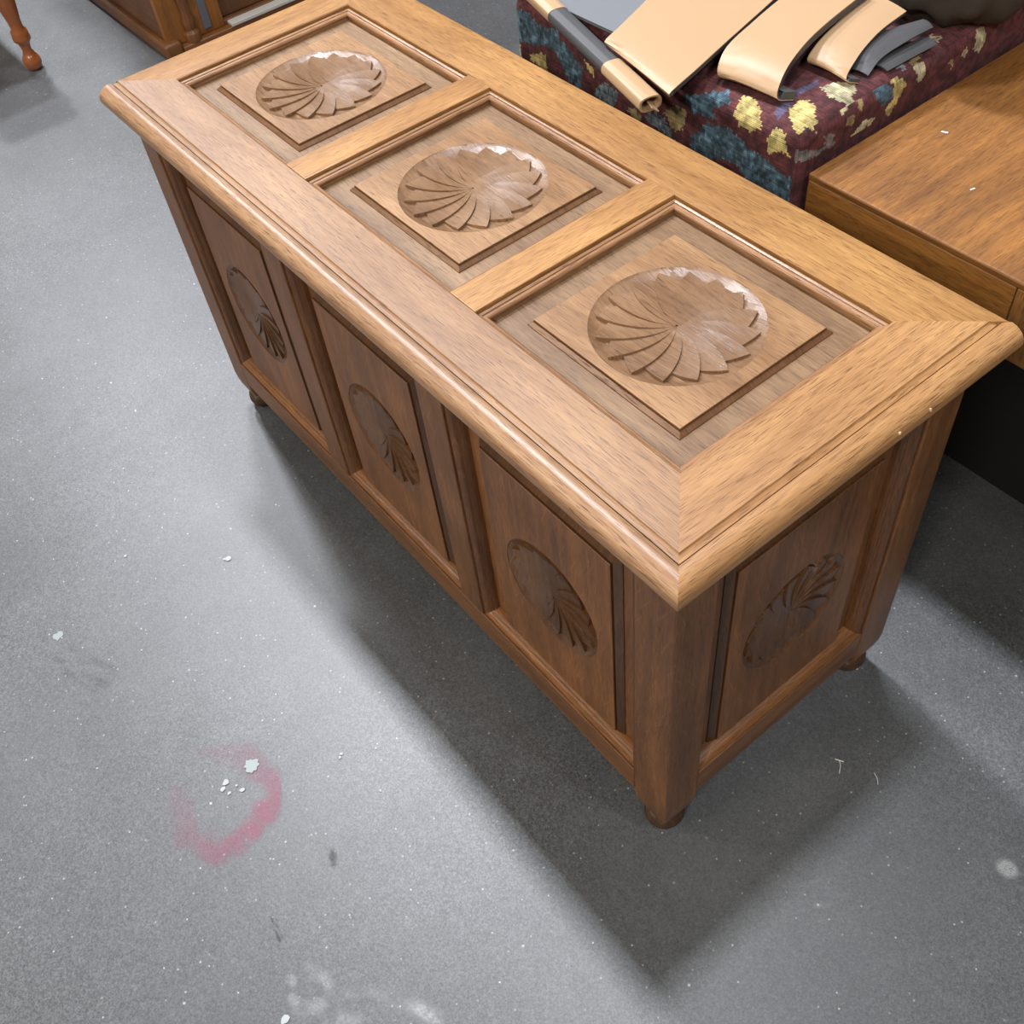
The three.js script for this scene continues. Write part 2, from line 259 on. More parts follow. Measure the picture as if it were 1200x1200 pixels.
// raised field panel: margin plate, bevel, face with a round hole for the rosette
function panelGeo(o, which) { // {rect:[a0,a1,b0,b1] outer (under the mouldings), field:[a0,a1,b0,b1] outer bevel, bevel, margin, face, back, hole:[a,b,R]}
  const T = new Tri(), [a0, a1, b0, b1] = o.rect, [f0, f1, g0, g1] = o.field, v = o.bevel;
  const ring = (R1, n1, R2, n2) => { const A = [[R1[0], R1[2], n1], [R1[1], R1[2], n1], [R1[1], R1[3], n1], [R1[0], R1[3], n1]], B = [[R2[0], R2[2], n2], [R2[1], R2[2], n2], [R2[1], R2[3], n2], [R2[0], R2[3], n2]]; for (let i = 0; i < 4; i++) T.q(A[i], A[(i + 1) % 4], B[(i + 1) % 4], B[i]); };
  const inset = (d) => [f0 + d, f1 - d, g0 + d, g1 - d];
  if (which === 'margin') { ring(o.rect, o.back, o.rect, o.margin); ring(o.rect, o.margin, inset(0.0001), o.margin); T.q([a0, b0, o.back], [a1, b0, o.back], [a1, b1, o.back], [a0, b1, o.back]); return orient(T.geo(), (c) => c.z < o.back + 1e-5 ? [0, 0, -1] : [0, 0, 1]); }
  const st = [[0, o.margin], [0.0002, o.margin + 0.0012], [v - 0.0011, o.face - 0.0026], [v - 0.001, o.face - 0.0033], [v - 0.0004, o.face - 0.0033], [v - 0.0003, o.face - 0.0004], [v, o.face]];
  if (which === 'bevel') { for (let i = 0; i < 5; i++) ring(inset(st[i][0]), st[i][1], inset(st[i + 1][0]), st[i + 1][1]); return orient(T.geo(), () => [0, 0, 1]); }
  ring(inset(st[5][0]), st[5][1], inset(v), o.face);
  const q = inset(v), sh = new THREE.Shape([new THREE.Vector2(q[0], q[2]), new THREE.Vector2(q[1], q[2]), new THREE.Vector2(q[1], q[3]), new THREE.Vector2(q[0], q[3])]);
  const hp = new THREE.Path(); hp.absarc(o.hole[0], o.hole[1], o.hole[2], 0, Math.PI * 2, true); sh.holes.push(hp);
  const sg = new THREE.ShapeGeometry(sh, 96).toNonIndexed(); const p = sg.attributes.position; for (let i = 0; i < p.count; i++) T.a.push(p.getX(i), p.getY(i), o.face);
  return orient(T.geo(), (c) => c.z < o.back + 1e-5 ? [0, 0, -1] : [0, 0, 1]);
}
const bothM = (m) => toChest.clone().multiply(m);
// lid: rectangle in (a, b): a = x, b = -z
const wl = 0.0555, wr = 0.0567, wf = 0.0564, wb = 0.0574, lidM = bothM(FACE.top(H));
const openTop = [[-L + wl, -L + 0.3231], [-L + 0.3646, -L + 0.6313], [-L + 0.671, -wr]], topB = [wf, D - wb];
{
  const inner = [-L + wl, -wr, wf, D - wb];
  const nose = (w) => [[0, -LT], [0, -0.0012], [0.0012, 0], [w - 0.0006, 0], [w + 0.0002, -0.0016], [w + 0.002, -0.0027], [w + 0.0054, -0.0033], [w + 0.0058, -0.0068], [w + 0.007, -0.0068], [w + 0.0073, -0.0016], [w + 0.009, -0.0007], [w + 0.013, -0.0005], [w + 0.0175, -0.0013], [w + 0.0215, -0.0031], [w + 0.0252, -0.0063], [w + 0.0278, -0.0104], [w + 0.0288, -0.0146], [w + 0.028, -0.0185], [w + 0.0255, -0.0221], [w + 0.022, -0.0245], [w + 0.018, -LT]];
  const plain = (w, e) => [[0, -LT], [0, -0.0012], [0.0012, 0], [w + e - 0.003, 0], [w + e - 0.0008, -0.001], [w + e, -0.0035], [w + e, -LT]];
  const cap = [wf + 0.1, wr + 0.1, wb + 0.012, wl + 0.003];
  const F = [[nose(wf), M.lidFront, 'x'], [nose(wr), M.lidSide, 'z'], [plain(wb, 0.012), M.lidBack, 'x'], [plain(wl, 0.003), M.lidBack, 'z']];
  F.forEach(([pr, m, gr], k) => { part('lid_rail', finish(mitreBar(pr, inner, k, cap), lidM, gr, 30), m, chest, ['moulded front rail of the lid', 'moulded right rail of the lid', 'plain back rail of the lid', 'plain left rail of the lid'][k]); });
  for (let i = 0; i < 2; i++) {
    const a0 = openTop[i][1], a1 = openTop[i + 1][0]; const g = new RoundedBoxGeometry(a1 - a0, topB[1] - topB[0], LT, 2, 0.0011); g.translate((a0 + a1) / 2, (topB[0] + topB[1]) / 2, -LT / 2 - 0.0002);
    part('lid_muntin', finish(g, lidM, 'z', 12), M.lidMuntin, chest);
  }
}
const mouldProf = (w, d) => [[-0.0016, -0.012], [-0.0016, -0.0056], [-0.16 * w, -0.0042], [-0.3 * w, -0.0041], [-0.46 * w, -0.005], [-0.5 * w, -0.0062], [-0.6 * w, -0.006], [-0.78 * w, -0.0066], [-0.94 * w, -0.0078], [-w, -0.0086], [-w, -0.0094], [-0.78 * w, -0.0098], [-0.78 * w, -d]];
const mouldProfV = (w, d) => [[-0.0001, -0.0031], [-0.08 * w, -0.0034], [-0.16 * w, -0.0028], [-0.42 * w, -0.0042], [-0.62 * w, -0.0068], [-0.68 * w, -0.0092], [-0.8 * w, -0.009], [-0.95 * w, -0.0112], [-w, -0.0135], [-w, -d]];
function panelSet(o) { // builds panel + rosette + mouldings
  const [a0, a1] = o.a, [b0, b1] = o.b;
  const rect = [a0 + 0.004, a1 - 0.004, b0 + 0.004, b1 - 0.004];
  const spec = { rect, field: o.field, bevel: o.bevel, margin: -o.md, face: -o.fd, back: -o.md - 0.008, hole: [o.c[0], o.c[1], o.R] };
  const p = part(o.name, finish(panelGeo(spec, 'margin'), o.m, o.grain, 20), o.margin || o.mat, chest, o.label);
  part('raised_field', finish(panelGeo(spec, 'field'), o.m, o.grain, 20), o.mat, p);
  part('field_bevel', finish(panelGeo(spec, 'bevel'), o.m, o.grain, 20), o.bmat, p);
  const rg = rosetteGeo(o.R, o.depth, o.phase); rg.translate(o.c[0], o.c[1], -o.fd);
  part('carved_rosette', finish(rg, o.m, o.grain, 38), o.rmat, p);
  for (let k = 0; k < 4; k++) { const mg = mitreBar(o.prof(o.mw, o.md + 0.001), [a0, a1, b0, b1], k, [9, 9, 9, 9], false); part('panel_moulding', finish(orient(mg, () => [(k === 3) - (k === 1), (k === 0) - (k === 2), 0.8]), o.m, o.mgrain[k % 2], 40), k === 0 && o.edge ? o.edge : o.mmat, p); }
}
const PH = -53.3 * Math.PI / 180, zc = (topB[0] + topB[1]) / 2;
openTop.forEach(([a0, a1], i) => {
  const c = (a0 + a1) / 2;
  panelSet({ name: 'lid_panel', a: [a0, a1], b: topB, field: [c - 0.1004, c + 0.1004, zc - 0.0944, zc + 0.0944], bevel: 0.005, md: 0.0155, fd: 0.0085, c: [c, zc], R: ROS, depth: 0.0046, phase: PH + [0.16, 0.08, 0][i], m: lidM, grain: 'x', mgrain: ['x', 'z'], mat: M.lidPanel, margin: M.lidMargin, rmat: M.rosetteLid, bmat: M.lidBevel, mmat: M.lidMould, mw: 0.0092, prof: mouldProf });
});
for (const [z, y, k] of [[-0.2576, 0.5493, 1], [-0.2189, 0.5502, 0.6]]) { // splintered nicks on the right nosing
  const g = new THREE.IcosahedronGeometry(1, 2); g.scale(0.0012, 0.0035 * k, 0.0016); g.rotateX(0.4); g.translate(0.0272, y, z); g.applyMatrix4(toChest); part('nick', g, new THREE.MeshStandardMaterial({ color: 0xd9bd94, roughness: 0.8 }), chest, 'pale splintered nick');
}
// carcass
const PW = 0.05, RT = 0.112, RB = 0.066, TR = 0.487, TOP = H - LT;
{
  const post = () => { // rounded square post with a tapered foot
    const T = new Tri(), ring = (y, s, r) => { const out = [], h = PW / 2 * s; for (let c = 0; c < 4; c++) for (let j = 0; j <= 3; j++) { const a = (c + j / 3) * Math.PI / 2, sx = [1, -1, -1, 1][c], sz = [1, 1, -1, -1][c]; out.push([sx * (h - r) + r * Math.cos(a), y, sz * (h - r) + r * Math.sin(a)]); } return out; };
    const R = [ring(TOP, 1, 0.0022), ring(0.064, 1, 0.0022), ring(0.052, 0.97, 0.003), ring(0.04, 0.88, 0.005), ring(0.03, 0.74, 0.008), ring(0.026, 0.6, 0.009)];
    for (let i = 0; i < R.length - 1; i++) for (let j = 0; j < 16; j++) T.q(R[i][j], R[i][(j + 1) % 16], R[i + 1][(j + 1) % 16], R[i + 1][j]);
    for (const [q, f] of [[R[0], 1], [R[R.length - 1], -1]]) for (let j = 1; j < 15; j++) f > 0 ? T.t(q[0], q[j + 1], q[j]) : T.t(q[0], q[j], q[j + 1]);
    return T.geo();
  };
  const foot = () => new THREE.LatheGeometry([[0, 0], [0.016, 0], [0.021, 0.004], [0.0235, 0.012], [0.0225, 0.021], [0.019, 0.028], [0.015, 0.03], [0, 0.03]].map((p) => new THREE.Vector2(...p)), 36);
  for (const [x, z] of [[-PW / 2, -PW / 2], [-PW / 2, -D + PW / 2 + 0.002], [-L + PW / 2, -PW / 2], [-L + PW / 2, -D + PW / 2 + 0.002]]) {
    const mm = bothM(new THREE.Matrix4().makeTranslation(x, 0, z));
    const pp = part('corner_post', finish(orient(post(), (c) => [c.x, c.y > TOP - 0.001 ? 1 : c.y < 0.0262 ? -1 : 0, c.z]), mm, 'y', 12), M.front, chest);
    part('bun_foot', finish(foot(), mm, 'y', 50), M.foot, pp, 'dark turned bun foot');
  }
  const board = (name, x0, x1, y0, y1, z0, z1, grain, mat, r = 0.0012) => { const g = new RoundedBoxGeometry(x1 - x0, y1 - y0, z1 - z0, 2, r); g.translate((x0 + x1) / 2, (y0 + y1) / 2, (z0 + z1) / 2); return part(name, finish(g, toChest, grain, 12), mat, chest); };
  board('bottom_rail', -L + PW, -PW, RB, RT, -0.026, 0, 'x', M.rail); board('top_rail', -L + PW, -PW, TR, TOP, -0.026, 0, 'x', M.front);
  board('bottom_rail', -0.026, -0.001, RB, RT, -D + PW + 0.002, -PW, 'z', M.rail); board('top_rail', -0.026, -0.001, TR, TOP, -D + PW + 0.002, -PW, 'z', M.front);
  board('bottom_rail', -L, -L + 0.026, RB, RT, -D + PW + 0.002, -PW, 'z', M.rail); board('side_board', -L + 0.004, -L + 0.02, RT, TOP, -D + PW + 0.002, -PW, 'y', M.frontPanel);
  board('back_board', -L + PW, -PW, RB, TOP, -D + 0.006, -D + 0.022, 'x', M.front); board('bottom_board', -L + 0.026, -0.026, RB + 0.004, RB + 0.018, -D + 0.022, -0.026, 'x', M.front);
  const openF = [[-L + PW, -L + 0.3185], [-L + 0.3645, -L + 0.6295], [-L + 0.6745, -PW]];
  for (let i = 0; i < 2; i++) board('front_muntin', openF[i][1], openF[i + 1][0], RT, TR, -0.026, 0, 'y', M.front);
  const fm = bothM(FACE.front(0)), rm = bothM(FACE.right(0)), fy = 0.2875;
  openF.forEach(([a0, a1], i) => {
    const c = (a0 + a1) / 2;
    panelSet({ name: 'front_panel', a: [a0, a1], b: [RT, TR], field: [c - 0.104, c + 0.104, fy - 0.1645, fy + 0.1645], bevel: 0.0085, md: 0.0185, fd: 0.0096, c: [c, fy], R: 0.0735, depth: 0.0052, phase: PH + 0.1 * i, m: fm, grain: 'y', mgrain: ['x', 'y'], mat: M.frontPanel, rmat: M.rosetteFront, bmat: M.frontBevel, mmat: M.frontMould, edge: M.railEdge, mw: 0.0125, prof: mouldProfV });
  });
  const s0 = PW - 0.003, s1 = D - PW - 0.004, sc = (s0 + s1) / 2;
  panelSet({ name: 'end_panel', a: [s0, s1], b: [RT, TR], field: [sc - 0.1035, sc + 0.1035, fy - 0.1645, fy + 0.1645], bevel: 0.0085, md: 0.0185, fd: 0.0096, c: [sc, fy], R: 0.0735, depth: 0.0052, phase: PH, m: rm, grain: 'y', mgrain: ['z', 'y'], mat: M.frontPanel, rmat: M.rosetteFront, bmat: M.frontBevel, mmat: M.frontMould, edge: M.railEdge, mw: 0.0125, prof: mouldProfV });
}

// ---------- oak table behind, to the right ----------
{
  const oakTab = oak(53, [172, 122, 70], [118, 79, 42], 11000, 0.75, 0, 1024);
  const top = wood(oakTab, [0.92, 0.82, 0.54], 0.6), side = wood(oakTab, [1.05, 0.96, 0.66], 0.5), black = new THREE.MeshStandardMaterial({ color: 0x0b0a09, roughness: 0.8 });
  const x0 = -0.319, x1 = 0.62, z1 = -0.513, z0 = -1.2, y1 = 0.492, y0 = 0.397;
  const t = thing('coffee_table', 'low thick oak table with a dark recessed base beside the tapestry stool', 'table', [(x0 + x1) / 2, 0, (z0 + z1) / 2]);
  const tm = new THREE.Matrix4().makeTranslation(-(x0 + x1) / 2, 0, -(z0 + z1) / 2);
  const bd = (name, a, b, c, d, e, f, gr, m, r = 0.004, label) => { const g = new RoundedBoxGeometry(b - a, d - c, f - e, 3, r); g.translate((a + b) / 2, (c + d) / 2, (e + f) / 2); return part(name, finish(g, tm, gr, 12), m, t, label); };
  bd('table_top', x0, x1, y1 - 0.009, y1, z0, z1, 'z', top, 0.003, 'worn oak top board');
  bd('front_apron', x0 + 0.001, -0.051, y0, y1 - 0.0085, z1 - 0.04, z1 - 0.0002, 'x', side, 0.002);
  bd('corner_block', -0.05, 0.03, y0, y1 - 0.0085, z1 - 0.04, z1 - 0.0002, 'y', wood(oakTab, [0.95, 0.95, 0.9], 0.42), 0.002);
  bd('front_apron', 0.031, x1 - 0.001, y0, y1 - 0.0085, z1 - 0.04, z1 - 0.0002, 'x', side, 0.002);
  bd('side_apron', x0 + 0.001, x0 + 0.04, y0, y1 - 0.0085, z0 + 0.04, z1 - 0.042, 'z', side, 0.002); bd('side_apron', x1 - 0.04, x1 - 0.001, y0, y1 - 0.0085, z0 + 0.04, z1 - 0.042, 'z', side, 0.002);
  bd('back_apron', x0 + 0.001, x1 - 0.001, y0, y1 - 0.0085, z0, z0 + 0.038, 'x', side, 0.002);
  const b = new RoundedBoxGeometry(x1 - x0 - 0.1, y1 - 0.03, z1 - 0.2 - z0 - 0.02, 2, 0.003); b.translate((x0 + x1) / 2, (y1 - 0.03) / 2, (z1 - 0.2 + z0 + 0.02) / 2); b.applyMatrix4(tm); part('base', b, black, t, 'black recessed base');
}

// ---------- tapestry stool ----------
const BX0 = -0.832, BX1 = -0.325, BZ1 = -0.495, BZ0 = -1.25, BY = 0.545;
{
  const POLY = [
['t',[-503,-18,-474,-16,-447,-25,-404,-19,-398,-34,-371,-47,-359,-57,-363,-85,-390,-80,-405,-59,-421,-46,-456,-56,-486,-61,-502,-51]],
['y',[-501,-66,-489,-66,-492,-88,-501,-83]],
['y',[-474,-81,-454,-65,-437,-65,-433,-86,-453,-84]],
['y',[-355,-41,-337,-48,-335,-63,-348,-55]],
['b',[-335,-71,-314,-56,-288,-61,-299,-87,-323,-91,-336,-83]],
['o',[-273,-77,-258,-69,-248,-78,-250,-90,-268,-82]],
['b',[-240,-75,-219,-61,-195,-71,-184,-87,-209,-84,-233,-83]],
['o',[-207,-58,-191,-39,-170,-43,-172,-62,-187,-74]],
['t',[-162,-69,-132,-40,-98,-35,-72,-45,-43,-46,-17,-55,11,-59,15,-31,17,-60,10,-88,-37,-93,-68,-82,-99,-74,-138,-91,-159,-86]],
['t',[-178,-26,-148,-7,-120,19,-106,-1,-130,-20,-116,-32,-155,-37]],
['y',[-96,-17,-100,18,-86,23,-64,12,-53,-13,-70,-27,-86,-27]],
['y',[-44,-16,-35,-1,-20,-6,-16,-22,-9,-31,-25,-28,-35,-39,-43,-29]],
['y',[-42,30,-44,56,-28,61,-9,35,14,31,-7,21,-2,-1,-18,8]],
['p',[-4,-4,-9,19,7,15,5,-4]],
['c',[-47,90,-40,109,-19,118,-11,96,7,84,10,73,-9,79,-29,80]],
['o',[-5,101,0,107,19,111,14,101]],
['o',[13,80,17,94,33,96,28,81]],
['t',[2,125,-2,140,15,161,29,161,27,141]],
['y',[-8,157,2,169,20,187,35,175,48,159,38,150,27,163,13,163]],
['c',[3,200,6,217,23,220,24,206]],
['o',[-31,209,-30,223,-16,219,-6,196,-17,197]],
['l',[-33,180,-37,207,-5,183,-14,179]],
['c',[45,95,33,115,37,132,45,126,48,107]],
['g',[16,-15,37,51,22,44,29,64,44,68,36,-12]],
['o',[-3,-15,2,-7,6,-17,0,-22]],
['c',[23,283,16,295,33,295]],
['c',[26,306,-6,320,7,328,29,329,37,319]],
['o',[19,261,23,272,38,272]],
['c',[-33,260,-20,264,-16,254,-23,251]],
['p',[-48,11,-61,64,-58,99,-50,93,-52,59,-37,9]]
  ];
  const NW = 1024, NH = 1024, S0 = -0.56, SW = 0.68, T0 = -0.2, TH = 1.02; // unfolded cloth, metres
  const col = new Uint8Array(NW * NH * 4), bmp = new Uint8Array(NW * NH * 4), C = { t: [88, 116, 132], y: [214, 194, 124], o: [172, 152, 106], b: [116, 130, 138], c: [204, 194, 156], p: [92, 84, 112], l: [166, 172, 178], g: [146, 138, 134] }, G = [116, 62, 64], G2 = [88, 46, 48];
  const polys = POLY.map(([c, a]) => { const p = []; for (let i = 0; i < a.length; i += 2) p.push([a[i] / 1000, a[i + 1] / 1000]); return { c, p, x0: Math.min(...p.map((q) => q[0])), x1: Math.max(...p.map((q) => q[0])), y0: Math.min(...p.map((q) => q[1])), y1: Math.max(...p.map((q) => q[1])) }; });
  // more of the same leaves where the photograph does not look
  for (let i = 0; i < 26; i++) { const cx = -0.5 + rnd() * 0.45, cy = 0.33 + rnd() * 0.45, r = 0.012 + rnd() * 0.03, n = 8, p = Array.from({ length: n }, (_, k) => { const a = k / n * 6.283, q = r * (0.6 + 0.7 * rnd()); return [cx + q * Math.cos(a), cy + q * Math.sin(a)]; }); polys.push({ c: 'tyobcl'[i % 6], p, x0: cx - r * 1.4, x1: cx + r * 1.4, y0: cy - r * 1.4, y1: cy + r * 1.4 }); }
  const inside = (P, x, y) => { let r = false; for (let i = 0, j = P.length - 1; i < P.length; j = i++) { const [a, b] = P[i], [c, d] = P[j]; if ((b > y) !== (d > y) && x < (c - a) * (y - b) / (d - b) + a) r = !r; } return r; };
  const nz = pnoise(240, 360, 77), nf = pnoise(30, 40, 78), shade = pnoise(120, 160, 79);
  const st = 0.0024; const cell = new Map();
  for (let y = 0; y < NH; y++) for (let x = 0; x < NW; x++) {
    const S = S0 + (x + 0.5) / NW * SW, T = T0 + (y + 0.5) / NH * TH, ix = Math.floor(S / st), iy = Math.floor(T / st), key = ix * 4096 + iy; let c = cell.get(key);
    if (!c) {
      const u = (ix * st - S0) / SW, v = (iy * st - T0) / TH, jx = (ix + 0.5) * st + (nf(u, v) - 0.5) * 0.006 + (nz(u, v) - 0.5) * 0.003, jy = (iy + 0.5) * st + (nf(v, u) - 0.5) * 0.006 + (nz(v, u) - 0.5) * 0.006;
      let hit = null; for (const P of polys) if (jx > P.x0 && jx < P.x1 && jy > P.y0 && jy < P.y1 && inside(P.p, jx, jy)) hit = P.c;
      const sv = 0.72 + 0.5 * shade(u, v) + (rnd() - 0.5) * 0.16; const base = hit ? C[hit] : G.map((g, i) => lerp(g, G2[i], nf(u + 0.3, v)));
      const k2 = hit === 't' || hit === 'b' ? 0.55 + 0.8 * shade(u * 1.7, v * 1.3) : 1; c = base.map((q) => q * sv * k2); cell.set(key, c);
    }
    const fx = S / st - ix, fy = T / st - iy, w = Math.pow(Math.sin(Math.PI * fy), 0.5) * (0.75 + 0.25 * Math.sin(Math.PI * fx)), k = (y * NW + x) * 4;
    for (let i = 0; i < 3; i++) col[k + i] = clamp(c[i] * (0.55 + 0.5 * w), 0, 255); bmp[k] = bmp[k + 1] = bmp[k + 2] = 255 * w; col[k + 3] = bmp[k + 3] = 255;
  }
  const map = dataTex(col, NW, NH, true), bump = dataTex(bmp, NW, NH, false); for (const t of [map, bump]) t.wrapS = t.wrapT = THREE.ClampToEdgeWrapping;
  const cloth = new THREE.MeshPhysicalMaterial({ map, bumpMap: bump, bumpScale: 0.0007, roughness: 0.92, sheen: 0.3, sheenRoughness: 0.6, sheenColor: new THREE.Color(0x8a8070) });
  const cx = (BX0 + BX1) / 2, cz = (BZ0 + BZ1) / 2, b = thing('tapestry_stool', 'long upholstered stool in burgundy floral tapestry behind the chest', 'stool', [cx, 0, cz]);
  const h0 = 0.13, hh = BY - h0, g = new RoundedBoxGeometry(BX1 - BX0, hh, BZ1 - BZ0, 6, 0.022).toNonIndexed(); g.translate(cx, h0 + hh / 2, cz);
  const p = g.attributes.position, uv = new Float32Array(p.count * 2), A = new THREE.Vector3(), B = new THREE.Vector3(), Cc = new THREE.Vector3(), n = new THREE.Vector3();
  for (let i = 0; i < p.count; i += 3) {
    A.fromBufferAttribute(p, i); B.fromBufferAttribute(p, i + 1); Cc.fromBufferAttribute(p, i + 2); n.subVectors(B, A).cross(Cc.clone().sub(A));
    const right = Math.abs(n.x) > Math.abs(n.z) && Math.abs(n.x) > Math.abs(n.y), end = right && A.x < cx;
    [A, B, Cc].forEach((P, j) => {
      let S, T;
      if (end) { S = -0.507 - (BY - P.y); T = BZ1 - P.z; } else if (right) { S = BY - P.y; T = BZ1 - P.z; } else { S = P.x - BX1; T = (P.y - BY) + (BZ1 - P.z); }
      uv[(i + j) * 2] = (S - S0) / SW; uv[(i + j) * 2 + 1] = (T - T0) / TH;
    });
  }
  g.setAttribute('uv', new THREE.BufferAttribute(uv, 2)); g.translate(-cx, 0, -cz); part('tapestry_cover', g, cloth, b, 'burgundy tapestry with teal leaves and yellow flowers');
  const lm = new THREE.MeshStandardMaterial({ color: 0x2a1a10, roughness: 0.5 });
  for (const sx of [-1, 1]) for (const sz of [-1, 1]) { const l = new THREE.CylinderGeometry(0.022, 0.015, 0.132, 16); l.translate(sx * 0.21, 0.066, sz * 0.33); part('leg', l, lm, b); }
}

// ---------- folded strips lying on the stool ----------
{
  const tan = new THREE.MeshPhysicalMaterial({ color: new THREE.Color().setRGB(0.5, 0.325, 0.18), roughness: 0.45 }), char = new THREE.MeshPhysicalMaterial({ color: new THREE.Color().setRGB(0.075, 0.075, 0.078), roughness: 0.5 });
  const grey = new THREE.MeshPhysicalMaterial({ color: new THREE.Color().setRGB(0.17, 0.18, 0.195), roughness: 0.7 });
  const V = (a) => new THREE.Vector3(...a);
  // sheet between two edge curves, offset along its normal from t0 to t1
  function sheet(ea, eb, t0, t1, n = 28, m = 8, belly = 0) {
    const ca = new THREE.CatmullRomCurve3(ea.map(V)), cb = new THREE.CatmullRomCurve3(eb.map(V));
    const mid = (u, v) => { const q = ca.getPoint(u).lerp(cb.getPoint(u), v); q.y += belly * Math.sin(Math.PI * v); return q; };
    const nrm = (u, v) => { const e = 0.01, du = mid(Math.min(1, u + e), v).sub(mid(Math.max(0, u - e), v)), dv = mid(u, Math.min(1, v + e)).sub(mid(u, Math.max(0, v - e))); const k = du.cross(dv).normalize(); return k; };
    const flip = nrm(0.8, 0.5).y < 0 ? -1 : 1, P = (u, v, t) => mid(u, v).addScaledVector(nrm(u, v), t * flip).toArray(), T = new Tri();
    T.grid((u, v) => P(u, v, t1), n, m); T.grid((u, v) => P(u, 1 - v, t0), n, m);
    for (const v of [0, 1]) for (let i = 0; i < n; i++) { const a = i / n, b = (i + 1) / n, w = [P(a, v, t0), P(b, v, t0), P(b, v, t1), P(a, v, t1)]; v ? T.q(w[3], w[2], w[1], w[0]) : T.q(...w); }
    for (const u of [0, 1]) for (let j = 0; j < m; j++) { const a = j / m, b = (j + 1) / m, w = [P(u, a, t0), P(u, b, t0), P(u, b, t1), P(u, a, t1)]; u ? T.q(...w) : T.q(w[3], w[2], w[1], w[0]); }
    return crease(T.geo(), 45);
  }
  function strip(name, label, cat, base, faces) { const o = thing(name, label, cat, base); const m = new THREE.Matrix4().makeTranslation(-base[0], -base[1], -base[2]); for (const [nm, g, mat] of faces) part(nm, g.applyMatrix4(m), mat, o); return o; }
  const fold = (a, b, th, k) => [['tan_face', sheet(a, b, 0, 0.0012, 30, 8, k), tan], ['charcoal_lining', sheet(a, b, -th, -0.0001, 30, 8, k), char]];
  strip('tan_strip', 'widest pale tan strip laid flat over the tapestry stool with dark lining', 'strip', [-0.6, 0.55, -0.6], fold(
    [[-0.603, 0.560, -0.472], [-0.6, 0.567, -0.462], [-0.607, 0.572, -0.494], [-0.631, 0.574, -0.564], [-0.669, 0.574, -0.657], [-0.72, 0.574, -0.78]],
    [[-0.462, 0.561, -0.437], [-0.46, 0.5655, -0.433], [-0.468, 0.571, -0.48], [-0.481, 0.573, -0.534], [-0.508, 0.576, -0.647], [-0.533, 0.578, -0.742], [-0.56, 0.578, -0.85]], 0.005, 0.001));
  strip('tan_strip', 'tan strip folded back in an arch over the tapestry stool corner', 'strip', [-0.44, 0.55, -0.6], fold(
    [[-0.455, 0.547, -0.53], [-0.462, 0.556, -0.512], [-0.474, 0.57, -0.531], [-0.487, 0.579, -0.596], [-0.504, 0.583, -0.687], [-0.514, 0.583, -0.72]],
    [[-0.374, 0.547, -0.541], [-0.381, 0.554, -0.522], [-0.39, 0.568, -0.537], [-0.408, 0.58, -0.594], [-0.422, 0.588, -0.693], [-0.425, 0.588, -0.72]], 0.009, 0.002));
  strip('tan_strip', 'narrow short tan strip with a creased turned-back end', 'strip', [-0.39, 0.55, -0.66], fold(
    [[-0.402, 0.548, -0.614], [-0.409, 0.556, -0.602], [-0.412, 0.566, -0.616], [-0.421, 0.574, -0.669], [-0.432, 0.577, -0.733]],
    [[-0.345, 0.547, -0.615], [-0.352, 0.553, -0.602], [-0.362, 0.563, -0.627], [-0.372, 0.572, -0.674], [-0.377, 0.575, -0.729]], 0.004, 0.002));
  strip('charcoal_strip', 'charcoal strip crumpled beside the narrow tan strip', 'strip', [-0.36, 0.55, -0.7], [['upper_fold', sheet([[-0.372, 0.548, -0.628], [-0.376, 0.56, -0.645], [-0.376, 0.565, -0.69], [-0.36, 0.566, -0.74]], [[-0.346, 0.547, -0.632], [-0.35, 0.556, -0.655], [-0.347, 0.562, -0.7], [-0.346, 0.562, -0.74]], 0, 0.002, 20, 6, 0.002), char], ['lower_fold', sheet([[-0.36, 0.548, -0.65], [-0.356, 0.551, -0.68], [-0.35, 0.552, -0.73]], [[-0.338, 0.546, -0.655], [-0.335, 0.548, -0.69], [-0.333, 0.548, -0.735]], 0, 0.002, 16, 5, 0.003), char]]);
  strip('grey_mat', 'slate grey mat lying between the rolled strip and the widest tan strip', 'mat', [-0.68, 0.55, -0.6], [['mat', sheet([[-0.80, 0.549, -0.50], [-0.83, 0.549, -0.62], [-0.86, 0.549, -0.8]], [[-0.60, 0.552, -0.50], [-0.62, 0.552, -0.62], [-0.65, 0.552, -0.8]], 0, 0.004, 14, 8), grey]]);
  // rolled strip: tan, charcoal, tan sections of one flattened roll
  {
    const a = V([-0.855, 0.5555, -0.521]), b = V([-0.478, 0.5525, -0.421]), o = thing('rolled_strip', 'flattened roll of tan and charcoal strip along the stool front edge', 'strip', [-0.66, 0.53, -0.48]);
    const d = b.clone().sub(a), len = d.length(); d.normalize(); const up = new THREE.Vector3(0, 1, 0), sd = d.clone().cross(up).normalize(), nn = sd.clone().cross(d).normalize();
    const sec = (u0, u1, grow) => {
      const T = new Tri(), K = 40, ring = (u, s) => Array.from({ length: K }, (_, i) => { const q = i / K * 6.283, c = Math.cos(q), e = Math.sin(q), w = 0.0135 * Math.sign(c) * Math.pow(Math.abs(c), 0.75), h = 0.0085 * Math.sign(e) * Math.pow(Math.abs(e), 0.75); return a.clone().addScaledVector(d, len * u).addScaledVector(sd, w * (1 + grow) * s).addScaledVector(nn, h * (1 + grow) * s).toArray(); });
      const r0 = ring(u0, 1), r1 = ring(u1, 1), i0 = ring(u0, 0.8), i1 = ring(u1, 0.8);
      for (let i = 0; i < K; i++) { const j = (i + 1) % K; T.q(r0[i], r0[j], r1[j], r1[i]); T.q(i0[j], i0[i], i1[i], i1[j]); T.q(r0[j], r0[i], i0[i], i0[j]); T.q(r1[i], r1[j], i1[j], i1[i]); }
